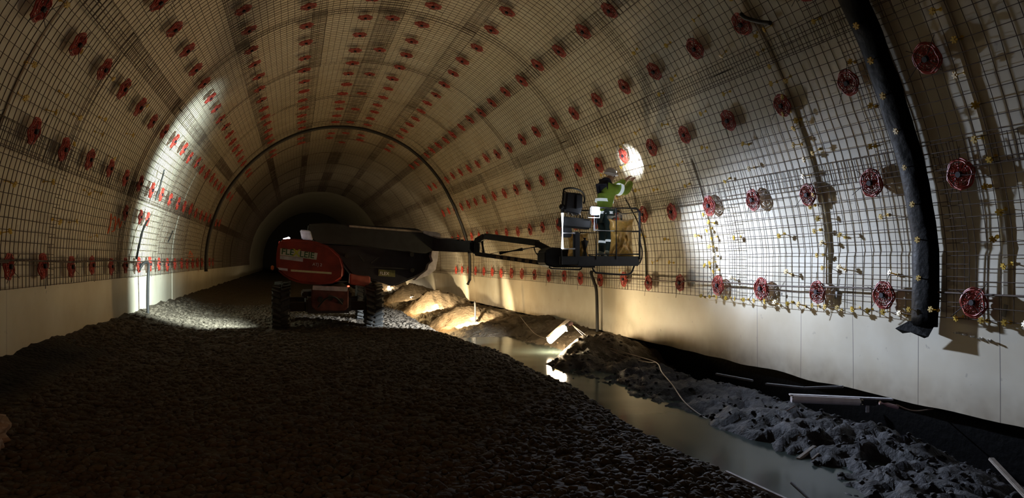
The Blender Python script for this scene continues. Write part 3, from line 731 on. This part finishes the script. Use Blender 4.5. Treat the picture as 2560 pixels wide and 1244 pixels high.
obj('wear_marks', bm, mat('tan_rubber', (.2,.15,.1), .7), lj)
bm = new(); add_tube(bm, [at(1250,632,15.35), at(1305,623,14.95)], .038, 10); add_tube(bm, [at(1300,624,15.0), at(1345,616,14.6)], .022, 8); obj('jib_cylinder', bm, M['mdark'], lift)
bm = new(); add_tube(bm, smooth_pts([at(1335,618,14.6), at(1340,632,14.5), at(1350,640,14.45), at(1352,628,14.45), at(1362,622,14.4), at(1370,634,14.4)]), .012, 6); add_tube(bm, [at(1225,634,15.5), at(1255,628,15.3)], .008, 5); obj('hydraulic_hoses', bm, M['hose'], lift)
# jib head and basket
bm = new(); add_prism(bm, [(x,z) for x,z in P2([(1352,628),(1368,618),(1432,622),(1442,634),(1480,640),(1480,668),(1372,668),(1352,660)], 14.2)], 13.95, 14.45, .03); jh = obj('basket_mount', bm, M['mdark'], lift)
X0, X1, Y0, Y1 = 4.86, 6.52, 13.25, 14.1
ZF = at(1500,648,13.6).z+.0; ZT = ZF+1.0
ZF0 = ZF
bm = new(); add_box(bm, ((X0+.35+X1)/2,(Y0+Y1)/2,ZF-.07), (X1-X0-.35, Y1-Y0, .12), None, .02)
add_box(bm, ((X0+X1)/2,Y0+.03,ZF-.02), (X1-X0,.05,.16), None, .01); bk = obj('basket', bm, M['mdark'], lift); bk['label'] = 'dark steel work platform basket'
def rr(pts, r=.022): 
    add_tube(bm, pts, r, 8)
bm = new()
Zm = ZF+.55
for z in (ZT,):
    rr([(5.60,Y0,z),(6.45,Y0,z),(X1,Y0,z-.07),(X1,Y0,ZF)]); rr([(5.6,Y1,z),(X1-.06,Y1,z),(X1,Y1,z-.06),(X1,Y1,ZF)]); rr([(X1,Y0,z-.06),(X1,Y1,z-.06)])
for z in (Zm, ZF+.1): rr([(5.60,Y0,z),(X1,Y0,z)], .016); rr([(5.6,Y1,z),(X1,Y1,z)], .016); rr([(X1,Y0,z),(X1,Y1,z)], .016)
for x in (5.60, 6.02): rr([(x,Y0,ZF),(x,Y0,ZT)], .02); rr([(x,Y1,ZF),(x,Y1,ZT)], .018)
obj('guard_rail', bm, M['rail'], bk, smooth=False)
bm = new(); rr([(X0+.03,Y0,ZF-.1),(X0+.03,Y0,ZF+.95)], .016); obj('corner_post', bm, M['rail'], bk)
bm = new(); rr([(X0+.03,Y0-.04,ZF+.2),(X0+.03,Y0-.04,ZF+.88)], .026); obj('light_tube', bm, M['lampsoft'], bk)
for z in (.50,.20):
    bm = new(); rr([(X0+.03,Y0,ZF+z),(X0+.3,Y0,ZF+z)], .018); obj('rail_stub', bm, M['mwhite'], bk)
bm = new(); rr([(5.55,Y0-.02,ZF+.55),(5.55,Y0-.02,ZF+.95)], .022); rr([(5.55,Y0-.02,ZF+.56),(5.97,Y0-.02,ZF+.55)], .012)
obj('white_post', bm, M['mwhite'], bk)
bm = new(); bmesh.ops.create_uvsphere(bm, u_segments=12, v_segments=8, radius=.055); bmesh.ops.translate(bm, verts=bm.verts, vec=(X0+.03,Y0,ZF+1.0)); obj('post_cap', bm, M['hose'], bk, smooth=True)
bm = new()
rr(smooth_pts([(X0+.08,Y0+.1,ZF+.75),(X0+.1,Y0+.1,ZF+1.28),(X0+.16,Y0+.1,ZF+1.36),(X0+.32,Y0+.12,ZF+1.37),(X0+.52,Y0+.2,ZF+1.32),(X0+.62,Y0+.3,ZF+1.2),(X0+.62,Y0+.35,ZF+1.1)]), .018)
rr([(X0+.12,Y0+.1,ZF+1.3),(X0+.45,Y0+.15,ZF+1.22)], .012); obj('rail_hoop', bm, M['hose'], bk)
bm = new(); rr(smooth_pts([at(1481,668,13.3),at(1486,678,13.3),at(1498,682,13.3),at(1560,686,13.35),at(1577,682,13.4),at(1584,668,13.4),at(1588,655,13.4)]), .018)
rr(smooth_pts([at(1374,664,13.6),at(1380,671,13.6),at(1430,673,13.6),at(1450,673,13.6),at(1454,666,13.6)]), .016)
rr(smooth_pts([(X1,Y0,ZF+.35),(X1+.05,Y0,ZF+.2),(X1+.05,Y0,ZF+.05),(X1,Y0,ZF-.08)]), .014); obj('bumper_tube', bm, M['rail'], bk)
bm = new(); add_box(bm, (5.2,Y0+.12,ZF+.70), (.62,.22,.2), Matrix.Rotation(.08,3,'Y'), .03); add_box(bm, (5.02,Y0+.1,ZF+.52), (.18,.16,.2), None, .02)
for q in range(4): add_tube(bm, [(4.98+.12*q,Y0+.08,ZF+.79),(4.98+.12*q+.01,Y0+.06,ZF+.86)], .014, 6)
con = obj('control_console', bm, M['rail'], bk)
bm = new(); add_tube(bm, smooth_pts([(5.02,Y0+.02,ZF+.84),(5.06,Y0-.02,ZF+.95),(5.12,Y0,ZF+.84),(5.2,Y0,ZF+.93),(5.27,Y0,ZF+.85)]), .016, 6); obj('loose_hose', bm, M['wood'], con)
bm = new(); add_box(bm, (5.2,Y0+.03,ZF+.28), (.12,.1,.5), None, .02); obj('console_leg', bm, M['mdark'], con)

# ------------------------------------------------------------------ things in the basket
t = thing('equipment_case', 'black padded equipment case hung on the left end of the lift basket', 'case', (5.0, Y0+.0, ZF+.93))
bm = new(); add_prism(bm, [(4.93,ZF+.92),(5.22,ZF+.84),(5.3,ZF+.95),(5.3,ZF+1.26),(4.97,ZF+1.28)], Y0-.06, Y0+.2, .03); obj('case_body', bm, mat('dark_case', (.022,.024,.034), .6), t)
bm = new(); add_prism(bm, [(5.14,ZF+.96),(5.28,ZF+.98),(5.28,ZF+1.24),(5.15,ZF+1.24)], Y0-.1, Y0-.05, .015); obj('case_pocket', bm, M['mdark'], t)
def bag(name, x0, x1, z0, z1, y, d, label):
    bm = new(); nx, nz = 22, 26; front = {}
    for side in (-1, 1):
        for i in range(nx+1):
            for j in range(nz+1):
                u_, w_ = i/nx*2-1, j/nz*2-1
                puff = max(0, (1-u_**4)*(1-w_**4))**.6
                pin = 1-.10*(1-w_*w_)*0+.0
                xx = (x0+x1)/2+u_*(x1-x0)/2*(.86+.14*abs(w_)**2); zz = (z0+z1)/2+w_*(z1-z0)/2*(.94+.06*abs(u_)**2)
                yy = y+side*d/2*puff*(1+.55*noise.noise(Vector((u_*2.5, w_*3, side*2)))+.25*noise.noise(Vector((u_*7, w_*8, side*2))))
                front[(side,i,j)] = bm.verts.new((xx+.035*noise.noise(Vector((w_*3,u_,1)))-u_*.03*(1-w_*w_), yy, zz+.02*noise.noise(Vector((u_*3,w_,6)))))
        for i in range(nx):
            for j in range(nz):
                q = [front[(side,i,j)], front[(side,i+1,j)], front[(side,i+1,j+1)], front[(side,i,j+1)]]
                bm.faces.new(q if side < 0 else q[::-1])
    bmesh.ops.remove_doubles(bm, verts=bm.verts, dist=.002)
    t = thing(name, label, 'bag', ((x0+x1)/2, y, z0))
    b_ = obj('bag_body', bm, M['amber'], t, smooth=True)
    return t, b_
t, b_ = bag('insulation_bag', 5.93, 6.50, ZF+.02, ZF+.80, Y0+.2, .26, 'puffy amber filled plastic bag standing at the right end of the basket')
bm = new(); add_tube(bm, [((5.94),Y0+.2,ZF+.82),(6.2,Y0+.2,ZF+.87),(6.47,Y0+.2,ZF+.82)], .05, 8); obj('film_top', bm, M['film'], t)
t, b_ = bag('insulation_bag', 5.14, 5.62, ZF+.03, ZF+.52, Y0+.4, .3, 'second amber filled bag lying behind the black canister in the basket')
t = thing('canister', 'black upright canister on the basket floor beside the amber bag', 'canister', (5.42, Y0+.14, ZF))
bm = new(); add_tube(bm, [(5.42,Y0+.14,ZF+.0),(5.42,Y0+.14,ZF+.36)], .075, 16); obj('canister_body', bm, M['hose'], t)
bm = new(); add_tube(bm, [(5.42,Y0+.14,ZF+.36),(5.42,Y0+.14,ZF+.42)], .04, 12); obj('cap', bm, M['mdark'], t)
# work lamp on the rail
lp = Vector((5.53, Y0-.07, ZF+.93))
t = thing('flood_light', 'glaring cool white flood light clamped to the front rail of the basket', 'flood light', lp)
bm = new(); add_box(bm, lp, (.22,.07,.17), Matrix.Rotation(.25,3,'Z'), .02); obj('lamp_body', bm, M['mdark'], t)
bm = new(); add_box(bm, lp+Vector((.01,-.045,0)), (.19,.015,.14), Matrix.Rotation(.25,3,'Z'), .005); obj('lens', bm, M['lampcool'], t)
bm = new(); add_tube(bm, [lp+Vector((-.12,0,-.0)), lp+Vector((-.12,.03,-.13)), lp+Vector((.12,.03,-.13)), lp+Vector((.12,0,0))], .01, 6); obj('bracket', bm, M['mwhite'], t)

# ------------------------------------------------------------------ the worker
pb = Vector((5.96, Y0+.45, ZF))
per = thing('person', 'person in green jacket and white helmet reaching up to the wall from the basket', 'person', pb)
def skin_mesh(name, verts, edges, radii, m, parent, levels=2, root=0):
    me = bpy.data.meshes.new(name); o0 = wloc(parent)
    me.from_pydata([tuple(Vector(v)-o0) for v in verts], edges, []); me.update()
    o = bpy.data.objects.new(name, me); C.objects.link(o)
    sk = o.modifiers.new('s', 'SKIN'); sk.use_smooth_shade = True; sk.branch_smoothing = .5
    lay = me.skin_vertices[0].data if me.skin_vertices else None
    if lay is None:
        bm_ = bmesh.new(); bm_.from_mesh(me); bm_.verts.layers.skin.verify(); bm_.to_mesh(me); bm_.free(); lay = me.skin_vertices[0].data
    for i, r in enumerate(radii): lay[i].radius = r if isinstance(r, tuple) else (r, r)
    for i in range(len(radii)): lay[i].use_root = (i == root)
    ss = o.modifiers.new('u', 'SUBSURF'); ss.levels = levels; ss.render_levels = levels
    bpy.context.view_layer.update()
    me2 = bpy.data.meshes.new_from_object(o.evaluated_get(bpy.context.evaluated_depsgraph_get()))
    bpy.data.objects.remove(o)
    for p in me2.polygons: p.use_smooth = True
    me2.materials.clear(); me2.materials.append(m)
    o = bpy.data.objects.new(name, me2); return link(o, parent)
# the figure faces the wall (+X), turned a little away; near side is -Y
fx = Vector((.93,.37,0)); sx_ = Vector((.37,-.93,0))   # forward, and toward the camera side (person's right)
def B(f, s, z): return pb+fx*f+sx_*s+Vector((0,0,z))
J = dict(pelvis=B(0,0,.93), waist=B(.0,0,1.08), chest=B(.05,0,1.33), neck=B(.10,0,1.50), head0=B(.15,0,1.58), head1=B(.18,0,1.70),
         hipR=B(0,.10,.88), kneeR=B(.05,.12,.50), ankR=B(-.03,.13,.10), toeR=B(.14,.15,.05), hipL=B(0,-.10,.88), kneeL=B(.10,-.13,.49), ankL=B(.06,-.14,.10), toeL=B(.24,-.15,.05),
         shR=B(.06,.20,1.43), elR=B(.37,.24,1.36), wrR=B(.63,.14,1.58), haR=B(.70,.12,1.64), shL=B(.08,-.19,1.44), elL=B(.42,-.2,1.44), wrL=B(.74,-.12,1.64), haL=B(.82,-.11,1.70))
nm = list(J); ix = {k: i for i, k in enumerate(nm)}
E_ = [('pelvis','waist'),('waist','chest'),('chest','neck'),('neck','head0'),('head0','head1'),('pelvis','hipR'),('hipR','kneeR'),('kneeR','ankR'),('ankR','toeR'),('pelvis','hipL'),('hipL','kneeL'),('kneeL','ankL'),('ankL','toeL'),
      ('chest','shR'),('shR','elR'),('elR','wrR'),('wrR','haR'),('chest','shL'),('shL','elL'),('elL','wrL'),('wrL','haL')]
Rr = dict(pelvis=.12, waist=.11, chest=.13, neck=.055, head0=.075, head1=.085, hipR=.085, kneeR=.055, ankR=.04, toeR=.035, hipL=.085, kneeL=.055, ankL=.04, toeL=.035, shR=.06, elR=.042, wrR=.028, haR=.03, shL=.06, elL=.042, wrL=.028, haL=.03)
verts = [J[k] for k in nm]; radii = [Rr[k] for k in nm]; edges_ = [(ix[a], ix[b]) for a, b in E_]
for s_, ha, wr_ in (('R', J['haR'], J['wrR']), ('L', J['haL'], J['wrL'])):
    d = (ha-wr_).normalized(); side = d.cross(Vector((0,0,1))).normalized()
    for q in range(4):
        off = side*(.024*(q-1.5)); L_ = (.075,.085,.08,.062)[q]
        i0 = len(verts); verts += [ha+off+d*.02, ha+off+d*(.02+L_*.55), ha+off*1.05+d*(.02+L_*.95)+fx*.01-Vector((0,0,.018))]; radii += [.011,.010,.008]; edges_ += [(ix['ha'+s_], i0), (i0, i0+1), (i0+1, i0+2)]
    i0 = len(verts); verts += [ha-side*.045-d*.01, ha-side*.055+d*.035]; radii += [.012,.009]; edges_ += [(ix['ha'+s_], i0), (i0, i0+1)]
body = skin_mesh('body', verts, edges_, radii, M['skin'], per)
hc = J['head1']  # face details
bm = new()
for s_ in (-1, 1):
    g = bmesh.ops.create_uvsphere(bm, u_segments=8, v_segments=6, radius=.012); bmesh.ops.translate(bm, verts=g['verts'], vec=hc+fx*.083+sx_*(.032*s_)+Vector((0,0,-.02)))
obj('eyes', bm, M['hub'], per)
bm = new(); add_tube(bm, [hc+fx*.085+Vector((0,0,-.02)), hc+fx*.112+Vector((0,0,-.055)), hc+fx*.088+Vector((0,0,-.062))], .013, 6); obj('nose', bm, M['skin'], per)
# jacket
jk = [B(0,0,.86), B(0,0,.98), B(.0,0,1.12), B(.05,0,1.34), B(.10,0,1.49), J['shR'], J['elR'], J['wrR'], J['shL'], J['elL'], J['wrL']]
skin_mesh('jacket', jk, [(0,1),(1,2),(2,3),(3,4),(3,5),(5,6),(6,7),(3,8),(8,9),(9,10)], [.185,.175,.17,.19,.09,.12,.10,.06,.12,.10,.06], M['hivis'], per, root=2)
skin_mesh('trousers', [B(0,0,.92), J['hipR'], J['kneeR'], J['ankR'], J['hipL'], J['kneeL'], J['ankL']], [(0,1),(1,2),(2,3),(0,4),(4,5),(5,6)], [.15,.105,.082,.065,.105,.082,.065], M['trouser'], per)
for s_ in 'RL':
    skin_mesh('boot', [J['ank'+s_]+Vector((0,0,.1)), J['ank'+s_]-Vector((0,0,.03)), J['toe'+s_]+Vector((0,0,.005))], [(0,1),(1,2)], [.062,.06,.045], M['boot'], per, root=1)
def ring_band(c, axis, r1, r2, h, parent=per, name='reflective_band'):
    x, y = frame(axis); bm = new(); n = 28; rings = []
    for t_ in (-h/2, h/2): rings.append([bm.verts.new(c+axis.normalized()*t_+x*(r1*math.cos(2*PI*k/n))+y*(r2*math.sin(2*PI*k/n))) for k in range(n)])
    for k in range(n): bm.faces.new((rings[0][k], rings[0][(k+1)%n], rings[1][(k+1)%n], rings[1][k]))
    bmesh.ops.solidify(bm, geom=bm.faces[:], thickness=.008); obj(name, bm, M['band'], parent, smooth=False)
up = Vector((0,0,1))
ring_band(B(.005,0,1.17), Vector((.1,.03,1)), .188, .188, .06); ring_band(B(.0,0,.93), up, .19, .19, .05)
ring_band(J['shR'].lerp(J['elR'], .45), J['elR']-J['shR'], .122, .122, .08); ring_band(J['shL'].lerp(J['elL'], .45), J['elL']-J['shL'], .122, .122, .08)
for s_ in 'RL': ring_band(J['knee'+s_].lerp(J['ank'+s_], .35), J['ank'+s_]-J['knee'+s_], .083, .083, .045)
# dark hood hanging at the neck, helmet
skin_mesh('hood', [B(.0,0,1.45), B(.05,.0,1.54), B(.10,0,1.64), B(-.05,.02,1.42)], [(0,1),(1,2),(0,3)], [.12,.115,.10,.08], M['hood'], per, root=0)
bm = new(); bmesh.ops.create_uvsphere(bm, u_segments=20, v_segments=14, radius=.125)
bmesh.ops.bisect_plane(bm, geom=bm.verts[:]+bm.edges[:]+bm.faces[:], plane_co=(0,0,.0), plane_no=(0,0,-1), clear_outer=True)
bmesh.ops.scale(bm, verts=bm.verts, vec=(1.12,.95,1.05)); bmesh.ops.rotate(bm, verts=bm.verts, cent=(0,0,0), matrix=Matrix.Rotation(.38,3,'Z') @ Matrix.Rotation(.18,3,'Y')); bmesh.ops.translate(bm, verts=bm.verts, vec=hc+Vector((0,0,.025)))
hl = obj('helmet', bm, M['helmet'], per, smooth=True)
bm = new(); n = 24; ro = []; ri_ = []
for k in range(n):
    a = 2*PI*k/n; e = .05 if math.cos(a) > .3 else .015
    v = Vector(((.14+e)*math.cos(a), (.12+.01)*math.sin(a), 0)); w = Vector((.135*math.cos(a), .115*math.sin(a), .012)); R_ = Matrix.Rotation(.38,3,'Z') @ Matrix.Rotation(.18,3,'Y')
    ro.append(bm.verts.new(R_ @ v+hc+Vector((0,0,.022)))); ri_.append(bm.verts.new(R_ @ w+hc+Vector((0,0,.022))))
for k in range(n): bm.faces.new((ro[k], ro[(k+1)%n], ri_[(k+1)%n], ri_[k]))
bmesh.ops.solidify(bm, geom=bm.faces[:], thickness=.008); obj('brim', bm, M['helmet'], hl)
bm = new(); add_box(bm, hc+fx*.145+Vector((0,0,.07)), (.03,.05,.035), Matrix.Rotation(.38,3,'Z'), .006); obj('head_lamp', bm, M['lampdim'], hl)

# ------------------------------------------------------------------ lights
def light(kind, loc, power, col, aim=None, size=.1, spot=90, blend=.5, shape=None):
    l = bpy.data.lights.new(kind.lower()+'_light', kind); l.energy = power; l.color = col
    if kind == 'SPOT': l.spot_size = math.radians(spot); l.spot_blend = blend; l.shadow_soft_size = size
    elif kind == 'POINT': l.shadow_soft_size = size
    elif kind == 'AREA': l.size = size
    o = bpy.data.objects.new(l.name, l); C.objects.link(o); o.location = loc
    if aim is not None: o.rotation_euler = (Vector(aim)-Vector(loc)).to_track_quat('-Z', 'Y').to_euler()
    return o
WARM = (1,.64,.265)
light('POINT', L1[0].lerp(L1[1], .5)+Vector((-.12,-.1,.1)), 28, WARM, size=.07)
light('SPOT', L1[0].lerp(L1[1], .5)+Vector((-.2,-.1,.1)), 205, WARM, aim=(-1.5,17,3.0), size=.1, spot=132, blend=.9)
for k, (x, y, p) in enumerate([(5.75,24.5,130),(5.8,31.7,130),(6.0,40.0,22),(6.1,51.,8)]):
    light('POINT', (x-1.0, y, -1.75), p, WARM, size=.06)
    light('SPOT', (x-.35, y-.9, mud_z(x-.35, y-.9)+.5), max(p*13, 180), (1,.8,.5), aim=(x+.1, y+1.1, mud_z(x, y+1.2)-.5), size=.04, spot=84, blend=.4)
light('SPOT', (1.6,-2.2,.6), 120, (1,.42,.15), aim=(-3.4,8.5,1.2), size=.4, spot=74, blend=.8)  # unseen warm fill added behind the camera for the left wall
light('POINT', (-1.,-2.2,.2), 16, (1,.52,.22), size=.4)  # weak warm fill added behind the camera, no lamp stands there
# basket flood light lighting the near right wall in a flat fan
l_ = light('SPOT', lp+Vector((.03,-.10,0)), 420, (.66,.77,1), aim=lp+Vector((.57,-.82,-.26)), size=.07, spot=140, blend=1.); l_.scale = (1,.30,1)
l_.data.use_nodes = True; nt_ = l_.data.node_tree; fo = nt_.nodes.new('ShaderNodeLightFalloff'); fo.inputs['Strength'].default_value = 1
nt_.links.new(fo.outputs['Linear'], nt_.nodes['Emission'].inputs['Strength'])
l_ = light('SPOT', (4.6, 13.3, -.35), 7000, (.82,.91,1), aim=(3.0,18.9,-1.85), size=.05, spot=54, blend=.5); l_.scale = (1,.3,1)  # unseen cool spot added below the basket to light the gravel
light('SPOT', (2.2,-1.,.5), 70, (.80,.76,1), aim=(6.8,7.6,-1.9), size=.1, spot=22, blend=1.)  # unseen cool fill added behind the camera to lift the near mud
# hood flood lamp toward the left wall, a tall fan of light
l_ = light('SPOT', at(712,594,16.2)+Vector((-.12,-.02,.08)), 5600, (.80,.96,.94), aim=(-3.5,20.6,.15), size=.08, spot=124, blend=.9); l_.scale = (.24,1,1)
# helmet lamp
light('SPOT', hc+fx*.2+Vector((0,0,.08)), 420, (.9,.95,1), aim=at(1590,400,14.6), size=.02, spot=46, blend=1.)

w = bpy.data.worlds.new('world'); bpy.context.scene.world = w; w.use_nodes = True
w.node_tree.nodes['Background'].inputs[0].default_value = (.6,.5,.4,1); w.node_tree.nodes['Background'].inputs[1].default_value = .0

# ------------------------------------------------------------------ camera
cd = bpy.data.cameras.new('camera'); cd.sensor_width = 36; cd.lens = 36*1850/2560; cd.shift_y = 28/2560; cd.clip_end = 200
cam = bpy.data.objects.new('camera', cd); C.objects.link(cam); cam.rotation_euler = (PI/2, 0, -TH)
sc = bpy.context.scene; sc.camera = cam
sc.view_settings.view_transform = 'Standard'; sc.view_settings.look = 'None'; sc.view_settings.exposure = 0
sc.cycles.use_denoising = True
sc.cycles.max_bounces = 6; sc.cycles.sample_clamp_indirect = 4
